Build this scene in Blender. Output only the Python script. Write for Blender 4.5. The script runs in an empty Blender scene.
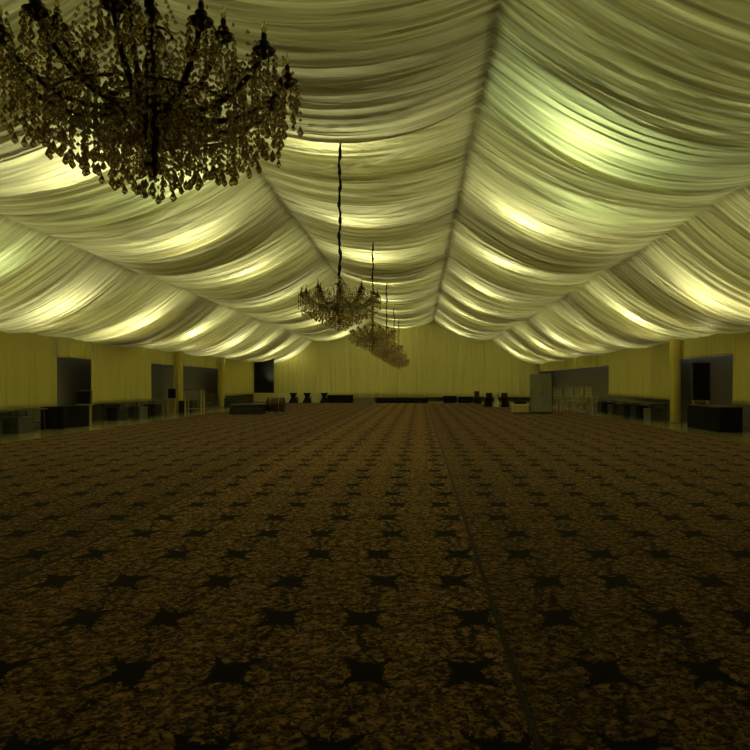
import bpy, bmesh, math, random
import numpy as np
from mathutils import Vector, Matrix
random.seed(7); rng = np.random.default_rng(11)
C = bpy.context.scene.collection
PI = math.pi
sc = bpy.context.scene

# ------------------------------------------------------------------ materials
class NT:
    def __init__(s, name):
        s.m = bpy.data.materials.new(name); s.m.use_nodes = True
        s.t = s.m.node_tree; s.p = s.t.nodes['Principled BSDF']
    def n(s, typ, **kw):
        nd = s.t.nodes.new(typ)
        for k, v in kw.items():
            if k.startswith('i_'):
                nd.inputs[k[2:].replace('_', ' ')].default_value = v
            else: setattr(nd, k, v)
        return nd
    def l(s, a, b): s.t.links.new(a, b)
    def math(s, op, a, b=None, c=None, clamp=False):
        nd = s.t.nodes.new('ShaderNodeMath'); nd.operation = op; nd.use_clamp = clamp
        for i, v in enumerate((a, b, c)):
            if v is None: continue
            if isinstance(v, (int, float)): nd.inputs[i].default_value = v
            else: s.l(v, nd.inputs[i])
        return nd.outputs[0]
    def mix(s, f, a, b):
        nd = s.t.nodes.new('ShaderNodeMix'); nd.data_type = 'RGBA'
        for i, v in ((0, f), (6, a), (7, b)):
            if isinstance(v, (int, float)): nd.inputs[i].default_value = v
            elif isinstance(v, tuple): nd.inputs[i].default_value = (*v, 1)
            else: s.l(v, nd.inputs[i])
        return nd.outputs[2]

def simple(name, col, rough=.6, metal=0., var=.15, scale=8., spec=.5, bump=0.):
    """a plain surface with a little procedural mottling of its colour"""
    t = NT(name)
    tc = t.n('ShaderNodeTexCoord'); no = t.n('ShaderNodeTexNoise', i_Scale=scale, i_Detail=4.)
    t.l(tc.outputs['Object'], no.inputs['Vector'])
    a = tuple(max(0, c*(1-var)) for c in col); b = tuple(min(1, c*(1+var)) for c in col)
    t.l(t.mix(no.outputs['Fac'], a, b), t.p.inputs['Base Color'])
    t.p.inputs['Roughness'].default_value = rough; t.p.inputs['Metallic'].default_value = metal
    t.p.inputs['Specular IOR Level'].default_value = spec
    if bump:
        bp = t.n('ShaderNodeBump', i_Strength=bump, i_Distance=.02)
        t.l(no.outputs['Fac'], bp.inputs['Height']); t.l(bp.outputs['Normal'], t.p.inputs['Normal'])
    return t.m

def satin(name, col, rough, spec, stretch, bump, trans=0., tcol=(1, 1, 1)):
    """pleated satin: fine thread-like creases along the folds"""
    t = NT(name)
    tc = t.n('ShaderNodeTexCoord'); mp = t.n('ShaderNodeMapping'); mp.inputs['Scale'].default_value = stretch
    t.l(tc.outputs['Object'], mp.inputs['Vector'])
    no = t.n('ShaderNodeTexNoise', i_Scale=1., i_Detail=5., i_Roughness=.6, i_Distortion=.3)
    t.l(mp.outputs[0], no.inputs['Vector'])
    t.l(t.mix(no.outputs['Fac'], tuple(c*.88 for c in col), tuple(min(1, c*1.1) for c in col)), t.p.inputs['Base Color'])
    bp = t.n('ShaderNodeBump', i_Strength=bump, i_Distance=.03)
    t.l(no.outputs['Fac'], bp.inputs['Height']); t.l(bp.outputs['Normal'], t.p.inputs['Normal'])
    t.p.inputs['Roughness'].default_value = rough
    t.p.inputs['Specular IOR Level'].default_value = spec
    t.p.inputs['Sheen Weight'].default_value = .15
    if trans:
        tr = t.n('ShaderNodeBsdfTranslucent'); tr.inputs['Color'].default_value = (*tcol, 1); t.l(bp.outputs['Normal'], tr.inputs['Normal'])
        # gathered cloth lets less light through where pleats lie double
        mp2 = t.n('ShaderNodeMapping'); mp2.inputs['Scale'].default_value = (.22, 10, 0); t.l(tc.outputs['Object'], mp2.inputs['Vector'])
        n2 = t.n('ShaderNodeTexNoise', i_Scale=1., i_Detail=4., i_Roughness=.62, i_Distortion=.15); t.l(mp2.outputs[0], n2.inputs['Vector'])
        mr = t.n('ShaderNodeMapRange', clamp=True); t.l(n2.outputs['Fac'], mr.inputs[0])
        mr.inputs[1].default_value = .34; mr.inputs[2].default_value = .68
        t.l(t.mix(mr.outputs[0], tuple(c*.28 for c in tcol), tuple(min(1, c*1.45) for c in tcol)), tr.inputs['Color'])
        mx = t.n('ShaderNodeMixShader'); mx.inputs[0].default_value = trans
        t.l(t.p.outputs[0], mx.inputs[1]); t.l(tr.outputs[0], mx.inputs[2])
        t.l(mx.outputs[0], t.t.nodes['Material Output'].inputs['Surface'])
    return t.m

def carpet_mat(name, tint):
    t = NT(name)
    tc = t.n('ShaderNodeTexCoord'); sp = t.n('ShaderNodeSeparateXYZ')
    wn = t.n('ShaderNodeTexNoise', i_Scale=7., i_Detail=3.)
    t.l(tc.outputs['Object'], wn.inputs['Vector'])
    off = t.n('ShaderNodeVectorMath', operation='SUBTRACT'); t.l(wn.outputs['Color'], off.inputs[0]); off.inputs[1].default_value = (.5, .5, .5)
    scl = t.n('ShaderNodeVectorMath', operation='SCALE'); t.l(off.outputs[0], scl.inputs[0]); scl.inputs['Scale'].default_value = .10
    add = t.n('ShaderNodeVectorMath', operation='ADD'); t.l(tc.outputs['Object'], add.inputs[0]); t.l(scl.outputs[0], add.inputs[1])
    t.l(add.outputs[0], sp.inputs[0])
    PX, PY = .635, .88
    # large and small medallions take turns
    alt = t.math('MULTIPLY', t.math('COSINE', t.math('MULTIPLY', t.math('ADD', sp.outputs[0], .33), PI/PX)), t.math('COSINE', t.math('MULTIPLY', t.math('ADD', sp.outputs[1], -4.71), PI/PY)))
    SX = t.math('MULTIPLY_ADD', alt, .055, sp.outputs[0])
    fu = t.math('SUBTRACT', t.math('FRACT', t.math('DIVIDE', t.math('ADD', SX, .33 + 40*PX), PX)), .5)
    fv = t.math('SUBTRACT', t.math('FRACT', t.math('DIVIDE', t.math('ADD', sp.outputs[1], -4.71 + 40*PY), PY)), .5)
    iu = t.math('FLOOR', t.math('DIVIDE', t.math('ADD', SX, .33 + 40*PX), PX))
    iv = t.math('FLOOR', t.math('DIVIDE', t.math('ADD', sp.outputs[1], -4.71 + 40*PY), PY))
    par = t.math('FLOORED_MODULO', t.math('ADD', iu, iv), 2.)
    r = t.math('SQRT', t.math('ADD', t.math('MULTIPLY', fu, fu), t.math('MULTIPLY', fv, fv)))
    ang = t.math('ARCTAN2', fu, fv)
    def rng(v, a, b, c=0., d=1.):
        m = t.n('ShaderNodeMapRange', clamp=True); t.l(v, m.inputs[0])
        for q, w in zip((1, 2, 3, 4), (a, b, c, d)): m.inputs[q].default_value = w
        return m.outputs[0]
    # leafy blotches, small and fine
    no = t.n('ShaderNodeTexNoise', i_Scale=26., i_Detail=2.5, i_Roughness=.6, i_Distortion=1.2); t.l(tc.outputs['Object'], no.inputs['Vector'])
    vo = t.n('ShaderNodeTexVoronoi', feature='SMOOTH_F1', i_Scale=20., i_Randomness=1.); t.l(add.outputs[0], vo.inputs['Vector'])
    leaf = t.math('MULTIPLY', rng(no.outputs['Fac'], .42, .58, .06, 1.), rng(vo.outputs['Distance'], .25, .75, 1., .25))
    # dark star where four motifs meet, its arms running out on the diagonals
    cu = t.math('SUBTRACT', .5, t.math('ABSOLUTE', fu)); cv = t.math('SUBTRACT', .5, t.math('ABSOLUTE', fv))
    a = t.math('ABSOLUTE', t.math('SUBTRACT', cu, cv)); b = t.math('ABSOLUTE', t.math('ADD', cu, cv))
    star = t.math('ADD', t.math('SQRT', t.math('MULTIPLY', a, 1.25)), t.math('SQRT', b))
    star = t.math('ADD', star, t.math('MULTIPLY', t.math('SUBTRACT', no.outputs['Fac'], .5), .45))
    st = rng(star, .81, .89)
    chain = rng(t.math('ADD', cu, t.math('MULTIPLY', t.math('SUBTRACT', no.outputs['Fac'], .5), .30)), .01, .06, .15, 1.)
    st = t.math('MULTIPLY', st, chain)
    # ogee outline of the large medallions, scroll ring inside
    rr = t.math('ADD', r, t.math('MULTIPLY', t.math('COSINE', t.math('MULTIPLY', ang, 12.)), .022))
    ring = rng(t.math('ABSOLUTE', t.math('SUBTRACT', rr, t.math('MULTIPLY_ADD', par, -.07, .47))), .008, .035, .30, 1.)
    ring2 = rng(t.math('ABSOLUTE', t.math('SUBTRACT', rr, .24)), .01, .035, .5, 1.)
    f = t.math('MULTIPLY', t.math('MULTIPLY', st, t.math('MULTIPLY', ring, ring2)), leaf, clamp=True)
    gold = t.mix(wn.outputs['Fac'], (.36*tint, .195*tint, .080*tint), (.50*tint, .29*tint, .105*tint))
    t.l(t.mix(f, (.014, .009, .009), gold), t.p.inputs['Base Color'])
    t.p.inputs['Roughness'].default_value = .95; t.p.inputs['Specular IOR Level'].default_value = .1
    return t.m

M = dict(
    lining = satin('champagne satin', (.68, .62, .25), .36, .8, (.8, 26, .6), .9, .5, (.60, .58, .27)),
    drape = satin('olive yellow drape', (.64, .58, .14), .5, .4, (14, 14, .7), .3),
    gable = satin('pale gable drape', (.72, .67, .27), .5, .4, (14, 14, .7), .3),
    wrap = satin('column wrap', (.60, .50, .10), .5, .4, (14, 14, .7), .2),
    pvc = simple('grey pvc wall', (.16, .15, .14), .6, var=.1, scale=1.5),
    floor = simple('polished dark olive floor', (.22, .20, .095), .2, var=.3, scale=1.2),
    black = simple('black vinyl', (.012, .012, .012), .55),
    blackcloth = simple('black cloth', (.014, .013, .012), .95, spec=.08, bump=.2, scale=14),
    darkwood = simple('dark wood', (.05, .032, .018), .5, scale=5),
    brown = simple('brown fabric', (.075, .042, .022), .8),
    cream = simple('cream painted', (.55, .47, .20), .5),
    white = simple('white cloth', (.62, .60, .38), .85, bump=.15, scale=12),
    greyw = simple('grey laminate', (.20, .19, .14), .55),
    gunmetal = simple('dark gunmetal', (.05, .05, .045), .4, metal=.6),
    gold = simple('pale gold metal', (.50, .45, .26), .45, metal=.1),
    pale = simple('pale wood', (.40, .34, .12), .5),
    bronze = simple('dark bronze', (.10, .065, .028), .35, metal=.35),
    ivory = simple('ivory candle sleeve', (.10, .075, .04), .6),
    rope = simple('black cord cover', (.006, .006, .006), .9, bump=.4, scale=30),
    binding = simple('dark red binding', (.018, .008, .007), .9),
    crate = simple('grey plastic crate', (.10, .10, .085), .5),
)
def crystal_mat():
    t = NT('amber crystal')
    tc = t.n('ShaderNodeTexCoord'); no = t.n('ShaderNodeTexNoise', i_Scale=30.)
    t.l(tc.outputs['Object'], no.inputs['Vector'])
    t.l(t.mix(no.outputs['Fac'], (.66, .50, .22), (.95, .82, .5)), t.p.inputs['Base Color'])
    t.p.inputs['Roughness'].default_value = .06
    t.p.inputs['IOR'].default_value = 1.6
    t.p.inputs['Transmission Weight'].default_value = .88
    t.p.inputs['Specular IOR Level'].default_value = .9
    return t.m
M['crystal'] = crystal_mat()

# ------------------------------------------------------------------ mesh helpers
class MB:
    def __init__(s): s.v = []; s.f = []
    def add(s, vs, fs):
        o = len(s.v); s.v += [tuple(v) for v in vs]; s.f += [tuple(i+o for i in f) for f in fs]; return s
    def box(s, x0, x1, y0, y1, z0, z1, b=.01, taper=0.):
        """box with chamfered vertical and horizontal edges"""
        b = min(b, (x1-x0)*.3, (y1-y0)*.3, (z1-z0)*.3); vs = []
        cx, cy = (x0+x1)/2, (y0+y1)/2
        for z, i, k in ((z0, b, 1), (z0+b, 0, 1), (z1-b, 0, 1-taper), (z1, b, 1-taper)):
            ax0, ax1 = cx+(x0-cx)*k+i, cx+(x1-cx)*k-i; ay0, ay1 = cy+(y0-cy)*k+i, cy+(y1-cy)*k-i
            c = b*.8
            vs += [(ax0+c, ay0, z), (ax1-c, ay0, z), (ax1, ay0+c, z), (ax1, ay1-c, z), (ax1-c, ay1, z), (ax0+c, ay1, z), (ax0, ay1-c, z), (ax0, ay0+c, z)]
        fs = [tuple(range(7, -1, -1)), tuple(range(24, 32))]
        for r in range(3):
            for k in range(8):
                a, b2 = r*8+k, r*8+(k+1) % 8
                fs.append((a, b2, b2+8, a+8))
        return s.add(vs, fs)
    def tube(s, pts, rad, n=8, cap=True):
        pts = [Vector(p) for p in pts]; N = len(pts)
        if not hasattr(rad, '__len__'): rad = [rad]*N
        vs = []; fs = []; up = None
        for i, p in enumerate(pts):
            d = (pts[min(i+1, N-1)]-pts[max(i-1, 0)]).normalized()
            if up is None:
                up = d.orthogonal().normalized()
            up = (up - d*up.dot(d)).normalized(); w = d.cross(up)
            for k in range(n):
                a = 2*PI*k/n; vs.append(p+(up*math.cos(a)+w*math.sin(a))*rad[i])
        for i in range(N-1):
            for k in range(n):
                a = i*n+k; b = i*n+(k+1) % n
                fs.append((a, b, b+n, a+n))
        if cap:
            fs.append(tuple(range(n-1, -1, -1))); fs.append(tuple(range((N-1)*n, N*n)))
        return s.add(vs, fs)
    def lathe(s, prof, n=16, c=(0, 0, 0), wob=None):
        vs = []; fs = []; K = len(prof)
        for r, z in prof:
            for k in range(n):
                a = 2*PI*k/n; rr = r*(wob(a, z) if wob else 1)
                vs.append((c[0]+rr*math.cos(a), c[1]+rr*math.sin(a), c[2]+z))
        for i in range(K-1):
            for k in range(n):
                a = i*n+k; b = i*n+(k+1) % n
                fs.append((a, b, b+n, a+n))
        fs.append(tuple(range(n-1, -1, -1))); fs.append(tuple(range((K-1)*n, K*n)))
        return s.add(vs, fs)
    def gem(s, c, r, h, n=6, rot=0.):
        """faceted drop: point up, wide below the middle, short point down"""
        x, y, z = c
        vs = [(x, y, z+h*.5)]
        for rr, zz, o in ((r*.55, .16, 0), (r, -.16, .5), (r*.6, -.36, 0)):
            for k in range(n):
                a = rot+2*PI*(k+o)/n; vs.append((x+rr*math.cos(a), y+rr*math.sin(a), z+zz*h))
        vs.append((x, y, z-h*.5)); e = 3*n+1
        fs = []
        for k in range(n):
            k2 = (k+1) % n
            fs.append((0, 1+k, 1+k2))
            fs += [(1+k, 1+n+k, 1+k2), (1+k2, 1+n+k, 1+n+k2)]
            fs += [(1+n+k, 1+2*n+k2, 1+n+k2), (1+n+k, 1+2*n+k, 1+2*n+k2)]
            fs.append((1+2*n+k, e, 1+2*n+k2))
        return s.add(vs, fs)
    def mesh(s, name, mat, smooth=False):
        me = bpy.data.meshes.new(name); me.from_pydata(s.v, [], s.f); me.update()
        bm = bmesh.new(); bm.from_mesh(me); bmesh.ops.recalc_face_normals(bm, faces=bm.faces); bm.to_mesh(me); bm.free()
        me.materials.append(mat)
        if smooth: me.polygons.foreach_set('use_smooth', [True]*len(me.polygons))
        return me
    def build(s, name, mat, parent=None, smooth=False, loc=(0, 0, 0)):
        return link(name, s.mesh(name, mat, smooth), parent, loc)

def link(name, me, parent=None, loc=(0, 0, 0)):
    o = bpy.data.objects.new(name, me); C.objects.link(o); o.location = loc
    if parent: o.parent = parent
    return o
def tag(o, label, cat, group=None):
    o['label'] = label; o['category'] = cat
    if group: o['group'] = group
    return o
def thing(name, label, cat, loc=(0, 0, 0), rz=0., group=None):
    o = bpy.data.objects.new(name, None); C.objects.link(o); o.location = loc; o.rotation_euler = (0, 0, rz)
    o.empty_display_size = .1
    return tag(o, label, cat, group)
def dup(root, loc, rz=None, label=None, skip=()):
    r = root.copy(); C.objects.link(r); r.location = loc
    if rz is not None: r.rotation_euler = (0, 0, rz)
    if label: r['label'] = label
    def rec(a, b):
        for ch in [c for c in a.children]:
            if ch.name.split('.')[0] in skip: continue
            c = ch.copy(); C.objects.link(c); c.parent = b; rec(ch, c)
    rec(root, r); return r
def struct(o): o['kind'] = 'structure'; return o
def grid_obj(name, P, mat, parent=None, smooth=True):
    """P: array (nu, nv, 3)"""
    nu, nv = P.shape[:2]
    idx = np.arange(nu*nv).reshape(nu, nv)
    q = np.stack([idx[:-1, :-1], idx[1:, :-1], idx[1:, 1:], idx[:-1, 1:]], -1).reshape(-1, 4)
    me = bpy.data.meshes.new(name)
    me.vertices.add(nu*nv); me.vertices.foreach_set('co', P.reshape(-1).astype(np.float32))
    me.loops.add(q.size); me.loops.foreach_set('vertex_index', q.reshape(-1).astype(np.int32))
    me.polygons.add(len(q)); me.polygons.foreach_set('loop_start', (np.arange(len(q))*4).astype(np.int32))
    me.update(calc_edges=True); me.validate()
    me.polygons.foreach_set('use_smooth', [smooth]*len(q)); me.materials.append(mat)
    return link(name, me, parent)
def noise1(n=4096):
    t = rng.uniform(-1, 1, n)
    def f(x):
        i = np.floor(x).astype(int); u = x-i; u = u*u*(3-2*u)
        return t[i % n]*(1-u)+t[(i+1) % n]*u
    return f

# ------------------------------------------------------------------ the hall
CAMZ = 1.55
XL, XR = -13.44, 10.4          # lining meets the walls here
YN, YF = -4.0, 62.0            # near and far ends
EAVE = 3.25
NODES = [(XL, EAVE), (-9.19, 5.21), (-4.08, 6.95), (1.13, 6.95), (6.15, 5.30), (XR, EAVE)]
SAG = [.40, .54, .55, .56, .42]
BAY, SEAM = 9.6, 13.72

def ceiling_z_grid(k, s, y):
    """height of swag k at s in 0..1 across, y along the hall (arrays)"""
    (x0, z0), (x1, z1) = NODES[k], NODES[k+1]
    env = 4*s*(1-s)
    t = ((y-SEAM)/BAY) % 1.0
    droop = .26*t**1.6
    edge = np.clip((1-t)/.012, 0, 1)
    droop = droop*edge
    return z0+(z1-z0)*s - SAG[k]*env - droop*(.25+.75*env)

def make_ceiling():
    ns = 30
    y = np.arange(-4.0, YF+.02, .024)
    cols = []; first = True
    base = [noise1() for _ in range(16)]
    for k in range(5):
        s = np.linspace(0, 1, ns)
        if k > 0: s = s[1:]
        n1, n2, n3, n4, w1, w2 = [noise1() for _ in range(6)]
        S, Y = np.meshgrid(s, y, indexing='ij')
        x = NODES[k][0]+(NODES[k+1][0]-NODES[k][0])*S
        z = ceiling_z_grid(k, S, Y)
        env = 4*S*(1-S)
        warp = .16*w1(Y*.8+S*1.3+50) + .10*w2(Y*1.7+S*2.5+90)
        q = Y+warp
        big = n1(q*1.5+10); mid = 1-2*np.abs(n2(q*3.6+20+S*.35)); fin = 1-2*np.abs(n3(q*9+30+S*.8)); xf = n4(q*19+S*1.6+40)
        amp = (.22+.78*env)
        z = z + amp*(.045*big + .065*mid + .072*fin + .036*xf)
        cols.append(np.stack([x, Y, z], -1))
    P = np.concatenate(cols, 0)
    return struct(grid_obj('ceiling', P, M['lining']))
make_ceiling()

fl = MB().box(-15.5, 13, YN-.3, YF+1.2, -.12, 0, .005).build('floor', M['floor']); struct(fl)
for nm, bx in (('wall_left', (-14.5, -14.3, YN, YF+1, 0, 4.0)), ('wall_right', (11.5, 11.7, YN, YF+1, 0, 4.0)),
               ('wall_back', (-14.5, 11.7, YF+.6, YF+.8, 0, 8.0)), ('wall_front', (-14.5, 11.7, YN-.2, YN, 0, 8.0))):
    struct(MB().box(*bx, .005).build(nm, M['pvc']))
# outer roof skin above the lining
rf = MB()
rf.add([(-14.5, YN-.2, 4.0), (-1.5, YN-.2, 8.6), (11.7, YN-.2, 4.0), (-14.5, YF+.9, 4.0), (-1.5, YF+.9, 8.6), (11.7, YF+.9, 4.0),
        (-14.5, YN-.2, 4.06), (-1.5, YN-.2, 8.66), (11.7, YN-.2, 4.06), (-14.5, YF+.9, 4.06), (-1.5, YF+.9, 8.66), (11.7, YF+.9, 4.06)],
       [(0, 1, 4, 3), (1, 2, 5, 4), (6, 9, 10, 7), (7, 10, 11, 8), (0, 6, 7, 1), (1, 7, 8, 2), (3, 4, 10, 9), (4, 5, 11, 10), (0, 3, 9, 6), (2, 8, 11, 5)])
struct(rf.build('trim_1', M['pvc']))

def drape(axis, c, a0, a1, z0, z1, name, label, mat='drape', cat='curtain', group=None, side=1, ztop=None):
    """pleated hanging; axis 'y' runs along a side wall at x=c, axis 'x' along the end wall at y=c"""
    n = max(12, int((a1-a0)/.045)); nz = 14
    a = np.linspace(a0, a1, n); v = np.linspace(0, 1, nz)
    A, V = np.meshgrid(a, v, indexing='ij')
    p1, p2, p3 = noise1(), noise1(), noise1()
    off = .055*p1(A*2.6+7)+.035*(1-2*np.abs(p2(A*6+V*.3+9)))+.012*p3(A*13+V*.6)
    off = off*(1-.55*V)
    zt = z1 if ztop is None else ztop(A)
    z = z0+.015*p2(A*1.1+3)*(1-V)+(zt-z0)*V
    P = np.stack([c+side*off, A, z], -1) if axis == 'y' else np.stack([A, c+side*off, z], -1)
    # doubled cloth gives it thickness
    o = grid_obj(name, P, M[mat])
    md = o.modifiers.new('cloth', 'SOLIDIFY'); md.thickness = .01; md.offset = 0
    return tag(o, label, cat, group)
LH, RH, DT = .66, .86, 3.32
gl, gr = 'drapes along the left wall', 'drapes along the right wall'
drape('y', -13.3, YN+.05, 26.35, LH, DT, 'wall_drape', 'olive yellow pleated drape on the left wall, nearest the camera', group=gl)
drape('y', -13.3, 29.1, 35.55, LH, DT, 'wall_drape', 'olive yellow drape between the two left doorways, above the dark tables', group=gl)
drape('y', -13.3, 38.9, 40.3, LH, DT, 'wall_drape', 'narrow olive drape strip just past the second left doorway', group=gl)
drape('y', -13.3, 47.4, 61.8, LH, DT, 'wall_drape', 'olive yellow drape at the far end of the left wall', group=gl)
drape('y', 10.25, YN+.05, 23.5, RH, DT, 'wall_drape', 'olive yellow drape on the right wall above the black covered table, nearest the camera', group=gr, side=-1)
drape('y', 10.25, 28.6, 39.0, RH, DT, 'wall_drape', 'long olive drape on the right wall above the row of dark tables', group=gr, side=-1)
for a, b, x, lab in ((26.35, 29.1, -13.3, 'short valance over the first doorway in the left wall'), (35.55, 38.9, -13.3, 'short valance over the second doorway in the left wall'),
                     (40.3, 47.4, -13.3, 'long valance over the wide grey opening in the left wall'), (23.5, 28.6, 10.25, 'short valance over the near doorway in the right wall'),
                     (39.0, 61.8, 10.25, 'long valance over the far grey opening in the right wall')):
    drape('y', x, a, b, 2.5, DT, 'valance', lab, cat='valance', group='valances over the wall openings', side=1 if x < 0 else -1)
def gable_top(A):
    xs = [n[0] for n in NODES]; zs = [n[1] for n in NODES]
    return np.interp(A, xs, zs)
drape('x', YF-.12, -13.2, 10.2, .32, 0, 'gable_drape', 'pale pleated drape covering the end wall under the ceiling', mat='gable', side=-1, ztop=gable_top)

# wrapped columns
def column(x, y, label, w=.2):
    m = MB(); m.lathe([(w*.9, 0), (w, .02), (w*.97, 1.2), (w*.97, 2.6), (w, 3.25)], 28, wob=lambda a, z: 1+.05*math.cos(9*a)+.02*math.cos(4*a+z))
    t = thing('fabric_column', label, 'column', (x, y, 0), 0, 'fabric wrapped columns')
    m.build('wrap', M['wrap'], t, True)
    MB().box(-w*1.25, w*1.25, -w*1.25, w*1.25, 0, .012).build('base_plate', M['gunmetal'], t)
column(10.0, 28.2, 'yellow fabric wrapped column on the right, before the long row of dark tables')
column(-13.0, 38.9, 'yellow fabric wrapped column beside the second left doorway')
column(-13.0, 47.3, 'yellow fabric wrapped column at the far edge of the wide left opening')

# ------------------------------------------------------------------ carpet rolls
EDGE = [-10.6, -6.8, -3.14, .52, 4.18, 8.4]
names = ['damask carpet roll along the left edge', 'damask carpet roll second from the left', 'slightly lighter damask carpet roll down the middle of the hall',
         'damask carpet roll just right of the lighter middle one', 'damask carpet roll along the right edge']
for i in range(5):
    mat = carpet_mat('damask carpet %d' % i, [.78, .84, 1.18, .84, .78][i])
    y1 = 55.2 if i < 4 else 52
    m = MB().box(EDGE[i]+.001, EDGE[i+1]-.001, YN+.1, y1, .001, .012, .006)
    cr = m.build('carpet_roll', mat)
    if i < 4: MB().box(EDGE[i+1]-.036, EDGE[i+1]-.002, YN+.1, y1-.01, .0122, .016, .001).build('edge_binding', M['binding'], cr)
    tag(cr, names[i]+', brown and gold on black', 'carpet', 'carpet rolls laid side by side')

# ------------------------------------------------------------------ chandeliers
HUBZ = 3.08
def make_chandelier():
    t = thing('crystal_chandelier', 'x', 'chandelier', (-1.45, 3.9, HUBZ), 0, 'crystal chandeliers in a row down the hall')
    r_ = random.Random(3)
    MB().lathe([(.015, -.42), (.05, -.36), (.03, -.28), (.09, -.16), (.13, -.06), (.09, .02), (.04, .08), (.055, .18), (.03, .26), (.07, .34), (.03, .40), (.02, .44), (.045, .47), (.012, .52)], 14).build('stem', M['bronze'], t, True)
    # cord in a loose cover, up to the ceiling
    pts = []; rr = []
    for i in range(60):
        z = .5+i*(3.18-.5)/59
        pts.append((.012*math.sin(z*9)+.006*math.sin(z*23), .012*math.cos(z*7), z)); rr.append(.026+.012*math.sin(z*31)*math.sin(z*11))
    MB().tube(pts, rr, 8).build('cord', M['rope'], t, True)
    arms = []
    for tier, (n, R, zc, z0, zd) in enumerate(((12, .72, .13, -.05, -.03), (6, .47, .25, .12, .05))):
        # one arm pointing along +x
        pts = []
        for i in range(15):
            u = i/14; x = .05+u*(R-.05)
            z = z0+(zd-z0)*math.sin(PI*min(u*1.15, 1))*1.0-.07*math.sin(PI*u) + (zc-z0)*max(0, (u-.35)/.65)**2
            pts.append((x, 0, z))
        arm_me = MB().tube(pts, [.016]*12+[.013]*3, 7).mesh('arm', M['bronze'], True)
        m = MB(); m.lathe([(.012, -.03), (.03, -.015), (.052, .0), (.06, .015), (.045, .012), (.02, .02)], 14); m.lathe([(.022, .02), (.03, .05), (.024, .06)], 10)
        cup_me = m.mesh('candle_cup', M['bronze'], True)
        m = MB(); m.lathe([(.014, .05), (.014, .095), (.012, .10)], 10); can_me = m.mesh('candle_sleeve', M['ivory'], True)
        m = MB(); m.lathe([(.006, .10), (.014, .115), (.013, .135), (.004, .16), (.001, .17)], 10); bulb_me = m.mesh('bulb', M['crystal'], True)
        g = MB()
        for k in range(10):
            a = 2*PI*k/10
            for j in range(2): g.gem((.06*math.cos(a), .06*math.sin(a), -.015-.038*j), .010, .034, 5, a)
            g.gem((.06*math.cos(a), .06*math.sin(a), -.10-.02*(k % 2)), .016, .055, 6, a)
        sk_me = g.mesh('crystal_skirt', M['crystal'])
        for k in range(n):
            a = 2*PI*(k+.5*tier)/n+.13
            o = link('arm', arm_me, t); o.rotation_euler = (0, 0, a)
            for nm, me in (('candle_cup', cup_me), ('candle_sleeve', can_me), ('bulb', bulb_me)):
                link(nm, me, o, (R, 0, zc))
            sk = link('crystal_skirt', sk_me, o, (R, 0, zc)); sk['kind'] = 'stuff'
            arms.append((a, R, zc))
    # crown ring
    m = MB()
    for R, z in ((.10, .36), (.30, -.12), (.52, -.08)):
        m.tube([(R*math.cos(2*PI*i/36), R*math.sin(2*PI*i/36), z) for i in range(37)], .008, 6)
    m.build('crystal_hoop', M['bronze'], t, True)
    st = MB(); drops = []
    def strand(p, q, sag, n, r):
        for i in range(n):
            u = (i+.5)/n
            c = (p[0]+(q[0]-p[0])*u, p[1]+(q[1]-p[1])*u, p[2]+(q[2]-p[2])*u-sag*4*u*(1-u))
            st.gem(c, r*r_.uniform(.7, 1.2), r*2.2, 5, r_.uniform(0, 6))
    # hanging strands in rings, longer towards the centre
    for R, n, ztop, zbot in ((.76, 62, .12, -.06), (.69, 64, .02, -.16), (.61, 60, -.02, -.20), (.53, 54, -.05, -.24), (.44, 46, -.06, -.28), (.35, 40, -.08, -.32), (.26, 30, -.08, -.36), (.17, 20, -.1, -.40), (.08, 9, -.2, -.44)):
        for k in range(n):
            a = 2*PI*(k+r_.uniform(-.3, .3))/n; R2 = R+r_.uniform(-.04, .04)
            x, y = R2*math.cos(a), R2*math.sin(a); zb = zbot+r_.uniform(-.07, .06)
            strand((x, y, ztop+r_.uniform(0, .08)), (x, y, zb+.03), 0, max(3, int((ztop-zb)/.036)), .0105)
            drops.append((x, y, zb-.015, r_.uniform(.8, 1.15)))
    drops.append((.0, .0, -.475, 1.3))
    # loose sprays above the arms and around the cups
    for k in range(300):
        a = r_.uniform(0, 2*PI); R = .72*math.sqrt(r_.uniform(.02, 1)); z = r_.uniform(-.02, .12)+.26*r_.random()*(1-R*.45)
        x, y = R*math.cos(a), R*math.sin(a)
        strand((x, y, z), (x+r_.uniform(-.05, .05), y+r_.uniform(-.05, .05), z-r_.uniform(.1, .2)), 0, 5, .0105)
    # garlands: crown to upper cups, upper cups to lower cups, cup to cup
    low = arms[:12]; upp = arms[12:]
    P = lambda a: (a[1]*math.cos(a[0]), a[1]*math.sin(a[0]), a[2])
    for i, a in enumerate(low):
        strand(P(a), P(low[(i+1) % 12]), .11, 14, .011)
        strand(P(a), (.30*math.cos(a[0]+.1), .30*math.sin(a[0]+.1), -.10), .06, 16, .011)
        b = min(upp, key=lambda q: abs(((q[0]-a[0]+PI) % (2*PI))-PI)); strand(P(b), P(a), .12, 15, .011)
    for i, a in enumerate(upp):
        strand(P(a), P(upp[(i+1) % 6]), .13, 18, .011)
        strand((.20*math.cos(a[0]), .20*math.sin(a[0]), .34), P(a), .1, 13, .011)
        strand((.04, 0, .47), (.20*math.cos(a[0]), .20*math.sin(a[0]), .34), .05, 8, .011)
    # along the arms, drops under them
    for a in low:
        for i in range(7):
            R = .2+.075*i
            x, y = R*math.cos(a[0]), R*math.sin(a[0]); z = -.12+.25*max(0, (R-.35)/.4)**2
            strand((x, y, z), (x, y, z-.16), 0, 4, .012); drops.append((x, y, z-.19, r_.uniform(.7, 1)))
    drops.sort(key=lambda d: -d[3])
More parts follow.
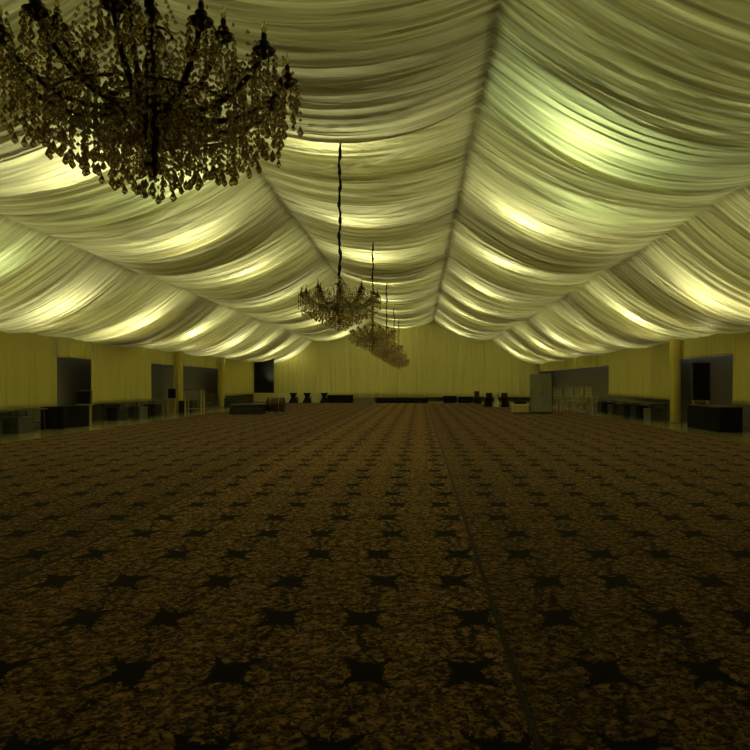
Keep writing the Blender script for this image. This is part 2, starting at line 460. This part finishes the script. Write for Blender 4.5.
    # keep the 100 that show largest as parts
    drop_me = MB().gem((0, 0, 0), .018, .058, 8).mesh('crystal_drop', M['crystal'])
    for i, (x, y, z, s) in enumerate(drops):
        if i < 100:
            o = link('crystal_drop', drop_me, t, (x, y, z)); o.scale = (s, s, s)
        else: st.gem((x, y, z), .018*s, .058*s, 7)
    o = st.build('crystal_strands', M['crystal'], t); o['kind'] = 'stuff'
    # variant for far ones: every drop in the strand mesh
    far = MB(); far.v = list(st.v); far.f = list(st.f)
    for x, y, z, s in drops[:100]: far.gem((x, y, z), .018*s, .058*s, 6)
    return t, far.mesh('crystal_strands', M['crystal'])
ch, far_me = make_chandelier()
ch['label'] = 'large crystal chandelier hanging nearest the camera at upper left'
CY = [13.72, 23.32, 32.92, 42.52, 52.1]
CLAB = ['second crystal chandelier, seen whole on its long black cord', 'third crystal chandelier, low behind the second one', 'fourth crystal chandelier in the row, far down the hall',
        'fifth crystal chandelier in the row, small and distant', 'farthest crystal chandelier in the row, before the end wall']
for i, y in enumerate(CY):
    c = dup(ch, (-1.53, y, HUBZ), .4*i, CLAB[i], skip=() if i == 0 else ('crystal_drop', 'bulb', 'candle_sleeve', 'crystal_skirt'))
    if i > 0:
        for k in c.children:
            if k.name.startswith('crystal_strands'): k.data = far_me

# ------------------------------------------------------------------ furniture
def table_mb(L, W, H):
    return MB().box(-W/2, W/2, -L/2, L/2, H-.035, H, .008)
def make_folding_table(label, L=1.8, W=.72, H=.72):
    t = thing('folding_table', label, 'table', group='dark folding tables along the walls')
    table_mb(L, W, H).build('tabletop', M['darkwood'], t)
    for sx in (-1, 1):
        for sy in (-1, 1):
            MB().tube([(sx*(W/2-.08), sy*(L/2-.14), H-.036), (sx*(W/2-.06), sy*(L/2-.10), 0.001)], .022, 8).build('leg', M['gunmetal'], t)
    for sy in (-1, 1):
        MB().tube([(-(W/2-.07), sy*(L/2-.12), .25), (W/2-.07, sy*(L/2-.12), .25)], .014, 6).build('crossbar', M['gunmetal'], t)
    return t
def at(o, x, y, rz=0.):
    o.location = (x, y, o.location.z); o.rotation_euler = (0, 0, rz); return o
ft = make_folding_table('dark folding table against the left wall, nearest the camera')
at(ft, -12.62, 20.9)
ords = lambda i: ['nearest', 'second', 'third', 'fourth', 'farthest'][i]
dup(ft, (-12.62, 22.85, 0), 0, 'dark folding table on the left beside the black covered table')
for i, y in enumerate((30.1, 32.1, 34.1)):
    dup(ft, (-12.62, y, 0), 0, 'dark folding table under the middle left drape, %s of three' % ['nearest', 'central', 'farthest'][i])
for i, y in enumerate((29.8, 31.75, 33.7, 35.65, 37.6)):
    dup(ft, (9.62, y, 0), 0, 'dark folding table in the row under the right drape, %s of five from the column' % ords(i))
def crate(x, y, w, d, h, label, mat='crate', cat='crate', name='storage_crate', z=0., group=None):
    t = thing(name, label, cat, (x, y, z), 0, group)
    m = MB().box(-w/2, w/2, -d/2, d/2, 0.001, h*.86, .02, .0)
    for k in range(4):
        m.box(-w/2-.012, w/2+.012, -d/2+d*(k+.3)/4, -d/2+d*(k+.5)/4, .04, h*.8, .005)
    m.build('body', M[mat], t)
    m = MB().box(-w/2-.02, w/2+.02, -d/2-.02, d/2+.02, h*.86+.001, h, .015); m.build('lid', M[mat], t)
    return t
g = 'crates stored under the wall tables'
for i, (x, y, s, mt, lab) in enumerate(((-12.6, 20.8, .5, 'black', 'black crate under the nearest left folding table'), (-12.6, 22.6, .5, 'crate', 'grey crate under the left table beside the black covered one'),
    (-12.6, 30.0, .52, 'black', 'black crate under the nearest middle left table'), (-12.6, 32.2, .5, 'crate', 'grey crate under the central middle left table'),
    (-12.6, 34.0, .55, 'black', 'black crate under the farthest middle left table'),
    (9.65, 29.8, .5, 'crate', 'grey crate under the right table nearest the column'), (9.65, 31.8, .55, 'black', 'black crate under the second right table from the column'),
    (9.65, 33.7, .55, 'black', 'black crate under the third right table from the column'), (9.65, 35.6, .5, 'crate', 'grey crate under the fourth right table from the column'),
    (9.65, 37.6, .55, 'black', 'black crate under the farthest right table of the row'))):
    crate(x, y, .5, .95, s, lab, mt, group=g)

def covered_table(x, y, L, W, H, label, mat, rz=0., name='covered_table', group=None, topmat=None):
    t = thing(name, label, 'table', (x, y, 0), rz, group)
    # skirt with pleats
    n = 120; per = []
    for i in range(n):
        u = i/n*2*(L+W); pl = .012*math.sin(u*38)+.006*math.sin(u*17+1)
        if u < L: p = (-L/2+u, -W/2, 0, -1)
        elif u < L+W: p = (L/2, -W/2+(u-L), 1, 0)
        elif u < 2*L+W: p = (L/2-(u-L-W), W/2, 0, 1)
        else: p = (-L/2, W/2-(u-2*L-W), -1, 0)
        per.append((p, pl))
    vs = []; fs = []
    for j, (z, k) in enumerate(((.004, 1.), (H*.5, .8), (H-.03, .25))):
        for (px, py, nx, ny), pl in per: vs.append((px+nx*pl*k, py+ny*pl*k, z))
    for j in range(2):
        for i in range(n): fs.append((j*n+i, j*n+(i+1) % n, (j+1)*n+(i+1) % n, (j+1)*n+i))
    MB().add(vs, fs).build('skirt', M[mat], t, True)
    MB().box(-L/2-.012, L/2+.012, -W/2-.012, W/2+.012, H-.03, H, .012).build('tabletop', M[topmat or mat], t)
    return t
covered_table(-12.35, 25.1, 1.9, .75, .74, 'black covered table beside the first left doorway', 'blackcloth', PI/2)
covered_table(9.75, 23.9, 2.6, .75, .80, 'long black covered table at the right edge, before the near right doorway', 'blackcloth', PI/2, topmat='darkwood')
covered_table(-6.3, 56.9, 2.0, .7, .60, 'long low black covered table by the end wall, right of the hourglass tables', 'blackcloth')
wt = 'white covered tables at the far end'
covered_table(-10.75, 57.2, 1.1, .6, .66, 'white covered table before the end wall, left of the hourglass tables', 'white', group=wt)
covered_table(-9.38, 57.3, .5, .5, .66, 'small white covered table behind the gap between left and middle hourglass tables', 'white', group=wt)
covered_table(-8.2, 57.3, .8, .5, .66, 'white covered table behind the gap between middle and right hourglass tables', 'white', group=wt)
covered_table(2.35, 56.6, 1.0, .6, .58, 'dark covered table with a white top by the end wall, right of the stage', 'blackcloth', topmat='white')
covered_table(3.6, 56.6, 1.1, .6, .52, 'low dark covered table with a white top, just left of the black chairs', 'blackcloth', topmat='white')
# low platforms
def platform(x, y, L, W, H, label, mat, name='stage_platform', cat='stage', topmat='darkwood'):
    t = thing(name, label, cat, (x, y, 0))
    m = MB().box(-L/2, L/2, -W/2, W/2, H-.06, H, .01); m.build('deck', M[topmat], t)
    m = MB(); n = int(L/.25)
    for i in range(n): m.box(-L/2+.03+i*(L-.06)/n, -L/2+.02+(i+1)*(L-.06)/n, -W/2+.02, W/2-.02, .002, H-.061, .008)
    m.build('skirt', M[mat], t)
platform(-1.4, 56.7, 4.1, 1.3, .42, 'low dark stage in the middle of the end wall', 'blackcloth')
platform(-4.45, 56.9, 1.6, .8, .40, 'low grey platform just left of the dark stage', 'greyw', topmat='greyw')
# hourglass cocktail tables
def cocktail(x, y, label):
    t = thing('cocktail_table', label, 'table', (x, y, 0), 0, 'black hourglass cocktail tables')
    H = .78
    MB().lathe([(.36, .003), (.35, .03), (.25, .22), (.16, .44), (.2, .62), (.29, .74)], 24, wob=lambda a, z: 1+.05*math.cos(4*a)*(1-z)).build('stretch_cover', M['blackcloth'], t, True)
    MB().lathe([(.30, .742), (.31, .755), (.31, H-.01), (.30, H)], 24).build('tabletop', M['black'], t, True)
cocktail(-9.93, 56.4, 'black hourglass cocktail table by the end wall, left of three')
cocktail(-8.85, 56.4, 'black hourglass cocktail table by the end wall, middle of three')
cocktail(-7.50, 56.4, 'black hourglass cocktail table by the end wall, right of three')
# black panel with cream barrier in the far left corner
t = thing('partition_screen', 'tall black panel standing in the far left corner above a cream base', 'screen', (-12.45, 57.5, .76))
MB().box(-.72, .72, -.03, .03, 0, 2.75, .01).build('sheet', M['blackcloth'], t)
m = MB()
for x in (-.76, .76): m.box(x-.04, x+.04, -.05, .05, 0, 2.8, .01)
m.box(-.80, .80, -.05, .05, 2.751, 2.83, .01); m.build('frame', M['gunmetal'], t)
t = thing('cream_plinth', 'cream base block under the tall black panel in the far corner', 'plinth', (-12.45, 57.45, 0))
MB().box(-.8, .8, -.22, .22, .06, .755, .015).build('body', M['cream'], t); MB().box(-.76, .76, -.18, .18, 0.001, .06, .005).build('kick', M['gunmetal'], t)

# loudspeaker boxes on pale stands
def stand_and_box(x, y, w, h0, h1, lab_s, lab_b, rz):
    t = thing('speaker_stand', lab_s, 'stand', (x, y, 0), rz, 'pale stands under black boxes')
    for sx in (-1, 1):
        MB().box(sx*w*.36-.05, sx*w*.36+.05, -.18, .18, .03, h0-.04, .01).build('leg', M['pale'], t)
    MB().box(-w/2, w/2, -.2, .2, h0-.04, h0, .008).build('shelf', M['pale'], t); MB().box(-w/2, w/2, -.22, .22, .001, .03, .008).build('base', M['pale'], t)
    MB().box(-w*.26, w*.26, .08, .12, .03, h0-.041, .005).build('back_panel', M['cream'], t)
    b = thing('loudspeaker', lab_b, 'loudspeaker', (x, y, h0+.001), rz, 'black loudspeaker boxes on pale stands')
    MB().box(-w/2, w/2, -.18, .18, 0, h1-h0, .02).build('cabinet', M['black'], b)
    MB().box(-w*.43, w*.43, -.195, -.181, .03, h1-h0-.03, .006).build('grille', M['blackcloth'], b)
    m = MB(); m.tube([(-w*.15, 0, h1-h0), (-w*.15, 0, h1-h0+.03), (w*.15, 0, h1-h0+.03), (w*.15, 0, h1-h0)], .012, 6); m.build('handle', M['gunmetal'], b)
stand_and_box(-12.4, 26.6, .48, .78, 1.27, 'pale stand at the first left doorway under a black box', 'black square loudspeaker on a pale stand at the first left doorway', .25)
stand_and_box(-12.4, 36.0, .36, .78, 1.28, 'pale stand at the second left doorway under a black box', 'black square loudspeaker on a pale stand at the second left doorway', .25)
stand_and_box(10.25, 26.3, .62, .92, 2.3, 'pale stand in the near right doorway under a tall black box', 'tall black loudspeaker on a pale stand in the near right doorway', -.25)

# chairs
def make_chair(name, label, seatm, legm, back_h=.9, group=None):
    t = thing(name, label, 'chair', group=group)
    MB().box(-.21, .21, -.20, .21, .43, .49, .02).build('seat', M[seatm], t)
    MB().box(-.19, .19, .205, .245, .56, back_h, .015).build('backrest', M[seatm], t)
    for sx in (-1, 1):
        MB().tube([(sx*.185, -.17, .435), (sx*.19, -.19, .2), (sx*.20, -.22, .001)], [.016, .015, .013], 8).build('leg', M[legm], t, True)
        MB().tube([(sx*.195, .225, back_h-.01), (sx*.19, .225, .6), (sx*.185, .19, .45), (sx*.19, .22, .2), (sx*.20, .27, .001)], [.014, .015, .016, .015, .013], 8).build('leg', M[legm], t, True)
    m = MB()
    for sx in (-1, 1): m.tube([(sx*.19, -.19, .2), (sx*.19, .22, .2)], .010, 6)
    m.tube([(-.19, -.19, .2), (.19, -.19, .2)], .010, 6)
    m.build('stretcher', M[legm], t)
    return t
bc = make_chair('banquet_chair', 'brown banquet chair turned away beside the pale bar table', 'brown', 'darkwood', 1.0)
at(bc, -10.55, 36.3, PI)
kc = make_chair('banquet_chair', 'black chair nearest the end wall, left of three at far right', 'black', 'black', .92, 'black chairs at the far right')
at(kc, 4.45, 55.3, .3)
MB().box(-.215, .215, -.205, .215, .002, .429, .03).build('skirt', M['blackcloth'], kc); MB().box(-.20, .20, .207, .25, .46, .559, .01).build('back_cover', M['blackcloth'], kc)
dup(kc, (4.40, 46.6, 0), PI+.2, 'black chair left of the slim white stand at far right')
dup(kc, (5.50, 46.4, 0), PI-.4, 'black chair right of the slim white stand, behind the cream cooler')
gc = make_chair('folding_chair', 'grey metal chair inside the near right doorway beside the column', 'crate', 'gunmetal', .72)
at(gc, 10.75, 28.0, .8)
# slim white stand
t = thing('white_stand', 'slim white draped stand between two black chairs at far right', 'stand', (4.93, 46.5, 0))
MB().lathe([(.22, .002), (.2, .05), (.13, .45), (.14, .8), (.20, .93)], 20, wob=lambda a, z: 1+.08*math.cos(6*a)*(1-z)).build('cloth', M['white'], t, True)
MB().lathe([(.20, .931), (.21, .94), (.21, .96), (.2, .965)], 20).build('top', M['white'], t, True)
# stacks of pale gold ladder-back chairs
def make_gold(label):
    t = thing('ladderback_chair', label, 'chair', group='stacked pale gold chairs on the right')
    MB().box(-.20, .20, -.19, .20, .44, .462, .01).build('seat', M['gold'], t)
    for sx in (-1, 1):
        MB().tube([(sx*.18, -.16, .44), (sx*.20, -.19, .22), (sx*.17, -.21, .001)], .014, 8).build('leg', M['gold'], t, True)
        MB().tube([(sx*.18, .24, .92), (sx*.19, .225, .7), (sx*.18, .19, .45), (sx*.205, .21, .22), (sx*.19, .24, .001)], .014, 8).build('leg', M['gold'], t, True)
    for z in (.62, .74, .90):
        MB().tube([(-.185, .225, z), (0, .25, z+.01), (.185, .225, z)], .011, 6).build('back_rail', M['gold'], t)
    m = MB()
    for sx in (-.5, 0, .5): m.tube([(sx*.2, .235, .62), (sx*.2, .235, .90)], .008, 6)
    m.build('spindle', M['gold'], t)
    m = MB(); m.tube([(-.19, -.19, .22), (.19, -.19, .22)], .009, 6); m.tube([(-.2, -.185, .2), (-.2, .205, .2)], .009, 6); m.tube([(.2, -.185, .2), (.2, .205, .2)], .009, 6)
    m.build('stretcher', M['gold'], t)
    return t
g0 = None
side = ['leftmost stack, beside the grey cabinet', 'second stack from the grey cabinet', 'third stack from the grey cabinet', 'rightmost stack, nearest the wall tables']
lev = ['lowest', 'second from below', 'third from below', 'second from top', 'topmost']
for i, x in enumerate((7.05, 7.62, 8.18, 8.74)):
    for k in range(5):
        lab = 'pale gold chair, %s in the %s' % (lev[k], side[i])
        loc = (x, 36.6-.0*k, .013+.105*k)
        if g0 is None: g0 = make_gold(lab); g0.location = loc; g0.rotation_euler = (0, 0, .15)
        else: dup(g0, loc, .15+.3*(i-1.5)*(i % 2), lab)

# grey cabinet, cream cooler, flight case, bar table, carpet bundle
t = thing('grey_cabinet', 'tall grey cabinet between the cream cooler and the stacked gold chairs', 'cabinet', (6.12, 36.5, 0))
MB().box(-.5, .5, -.3, .3, .08, 2.0, .012).build('body', M['greyw'], t); MB().box(-.47, .47, -.27, .27, .001, .08, .005).build('plinth', M['black'], t)
for sx in (-1, 1):
    d = MB().box(sx*.245-.24, sx*.245+.24, -.325, -.301, .1, 1.97, .006).build('door', M['greyw'], t)
    MB().tube([(sx*.05, -.345, .95), (sx*.05, -.345, 1.1)], .01, 6).build('handle', M['gunmetal'], d)
t = thing('cream_cooler', 'low cream cooler box on the carpet edge before the grey cabinet', 'cooler', (5.1, 36.6, 0.0125))
MB().box(-.4, .4, -.24, .24, 0.03, .36, .03).build('body', M['cream'], t); MB().box(-.42, .42, -.26, .26, .361, .46, .025).build('lid', M['cream'], t)
MB().box(-.42, .42, -.26, .26, 0., .03, .005).build('base', M['gunmetal'], t)
t = thing('black_bag', 'black bag lying on top of the cream cooler', 'bag', (5.1, 36.6, .474))
m = MB(); m.tube([(-.32, 0, .075), (-.28, 0, .07), (-.1, 0, .08), (.12, .0, .075), (.28, 0, .07), (.32, 0, .07)], [.02, .06, .075, .07, .06, .02], 12); m.build('body', M['blackcloth'], t, True)
m = MB(); m.tube([(-.15, -.03, .13), (-.1, -.03, .2), (.1, -.03, .2), (.15, -.03, .13)], .012, 6); m.build('strap', M['black'], t, True)
t = thing('flight_case', 'wide low black case lying on the carpet at the left', 'case', (-8.5, 35.6, .0125))
MB().box(-.8, .8, -.45, .45, 0, .30, .015).build('body', M['black'], t); MB().box(-.8, .8, -.45, .45, .305, .50, .015).build('lid', M['black'], t)
for sx in (-.5, .5): MB().box(sx-.06, sx+.06, -.465, -.451, .27, .35, .004).build('latch', M['gunmetal'], t)
m = MB(); m.tube([(-.12, -.46, .18), (-.1, -.48, .2), (.1, -.48, .2), (.12, -.46, .18)], .01, 6); m.build('handle', M['gunmetal'], t)
t = thing('equipment_case', 'small black case near the left drape at the far end', 'case', (-11.8, 45.5, 0))
MB().box(-.5, .5, -.3, .3, 0.001, .42, .015).build('body', M['black'], t); MB().box(-.5, .5, -.3, .3, .424, .6, .015).build('lid', M['black'], t)
for sx in (-.3, .3): MB().box(sx-.04, sx+.04, -.315, -.301, .39, .46, .004).build('latch', M['gunmetal'], t)
t = thing('carpet_bundle', 'loose bundle of rolled brown carpet beside the wide black case', 'carpet', (-7.25, 36.2, .0125))
m = MB()
pts = []
for i in range(70):
    a = i*.32; r = .05+.0075*i*.32*2.2; pts.append((r*math.cos(a), .02+r*math.sin(a)))
vs = []; R0 = .05+.0075*69*.32*2.2
for (px, pz) in pts:
    vs += [(-.42, px, pz+R0), (.42, px, pz+R0)]
fs = [(2*i, 2*i+1, 2*i+3, 2*i+2) for i in range(69)]
m.add(vs, fs); o = m.build('roll', M['brown'], t, True); md = o.modifiers.new('pile', 'SOLIDIFY'); md.thickness = .012
m = MB(); 
for x in (-.2, .22): m.tube([(x, (R0+.012)*math.cos(i*PI/12), R0+.02+(R0+.005)*math.sin(i*PI/12)) for i in range(25)], .008, 6)
m.build('tie', M['cream'], t)
t = thing('bar_table', 'tall pale legged bar table with dark top by the left opening', 'table', (-10.95, 35.0, 0))
MB().box(-.45, .45, -.3, .3, 1.22, 1.26, .01).build('tabletop', M['darkwood'], t)
for sx in (-1, 1):
    for sy in (-1, 1): MB().box(sx*.38-.035, sx*.38+.035, sy*.24-.035, sy*.24+.035, .001, 1.219, .006).build('leg', M['pale'], t)
m = MB(); m.box(-.345, .345, -.255, -.225, .28, .32, .004); m.box(-.345, .345, .225, .255, .28, .32, .004); m.build('footrail', M['pale'], t)
crate(-12.3, 38.2, .7, .9, .62, 'dark lidded crate on the floor at the second left doorway', 'black')

# ------------------------------------------------------------------ lights
def spot(p, q, power, deg, blend, col, r=.12):
    L = bpy.data.lights.new('uplight', 'SPOT'); L.energy = power; L.spot_size = math.radians(deg); L.spot_blend = blend
    L.color = col; L.shadow_soft_size = r
    o = bpy.data.objects.new('uplight', L); C.objects.link(o); o.location = p
    o.rotation_euler = (Vector(q)-Vector(p)).to_track_quat('-Z', 'Y').to_euler()
FILL, HOT = 38, 140
WARM, GREEN, WHITE = (1, .90, .50), (.80, 1, .74), (1, 1, .84)
ceil_z = lambda x: float(np.interp(x, [n[0] for n in NODES], [n[1] for n in NODES]))
# unseen uplights assumed along both walls, set clear of them
for i in range(12):
    y = 4.2+4.8*i
    spot((XL+1.3, y, 1.6), (XL+4.2, y, 6.3), 130, 130, 1, WARM, .25)
    spot((XR-1.3, y, 1.6), (XR-4.2, y, 6.3), 130, 130, 1, WARM, .25)
# fill lights added above the lining for its even glow, per bay and swag
MID = [-11.3, -6.6, -1.47, 3.6, 8.2]
for k, x in enumerate(MID):
    for b in range(6):
        y = SEAM-BAY+BAY*b+(3.4 if b < 5 else 4.6)
        L = bpy.data.lights.new('lining_fill', 'AREA'); L.shape = 'RECTANGLE'; L.size = 4.2; L.size_y = 6. if b < 5 else 9.5; L.energy = FILL; L.color = (.97, 1, .58)
        o = bpy.data.objects.new('lining_fill', L); C.objects.link(o); o.location = (x, y, ceil_z(x)+.55)
        o.rotation_euler = (0, -math.atan2(NODES[k+1][1]-NODES[k][1], NODES[k+1][0]-NODES[k][0]), 0)
# point lights added close above the lining to make its bright patches
def bulb(x, y, col, power, dz=.22):
    L = bpy.data.lights.new('lining_hotspot', 'POINT'); L.energy = power; L.color = col; L.shadow_soft_size = .06
    o = bpy.data.objects.new('lining_hotspot', L); C.objects.link(o); o.location = (x, y, ceil_z(x)+dz)
bulb(-5.6, 16.4, GREEN, HOT*.5, .3); bulb(4.0, 16.6, GREEN, HOT*.4, .3); bulb(-10.6, 17.5, GREEN, HOT*.3, .3)
for y in (13.4, 20.0, 26.6, 33.2, 39.8, 46.4, 53.0, 58.8):
    bulb(-6.6, y, WHITE, HOT); bulb(-1.9, y+1.2, WHITE, HOT); bulb(3.2, y-.8, GREEN if y < 18 else WHITE, HOT)
    bulb(-11.2, y+2, WHITE, HOT); bulb(8.2, y+.2, WHITE, HOT)

# ------------------------------------------------------------------ camera, world, output
w = bpy.data.worlds.new('night'); sc.world = w; w.use_nodes = True
w.node_tree.nodes['Background'].inputs[0].default_value = (.02, .02, .02, 1)
cam = bpy.data.cameras.new('camera'); co = bpy.data.objects.new('camera', cam); C.objects.link(co)
co.location = (0, 0, CAMZ); co.rotation_euler = (PI/2, 0, 0)
cam.sensor_width = 36; cam.lens = 36*720/750; cam.shift_x = -.06; cam.shift_y = .0107
cam.clip_start = .05; cam.clip_end = 200
sc.camera = co
sc.view_settings.view_transform = 'Standard'; sc.view_settings.look = 'None'
sc.view_settings.exposure = .25; sc.view_settings.gamma = 1; sc.view_settings.use_curve_mapping = False
sc.cycles.max_bounces = 12; sc.cycles.transmission_bounces = 10
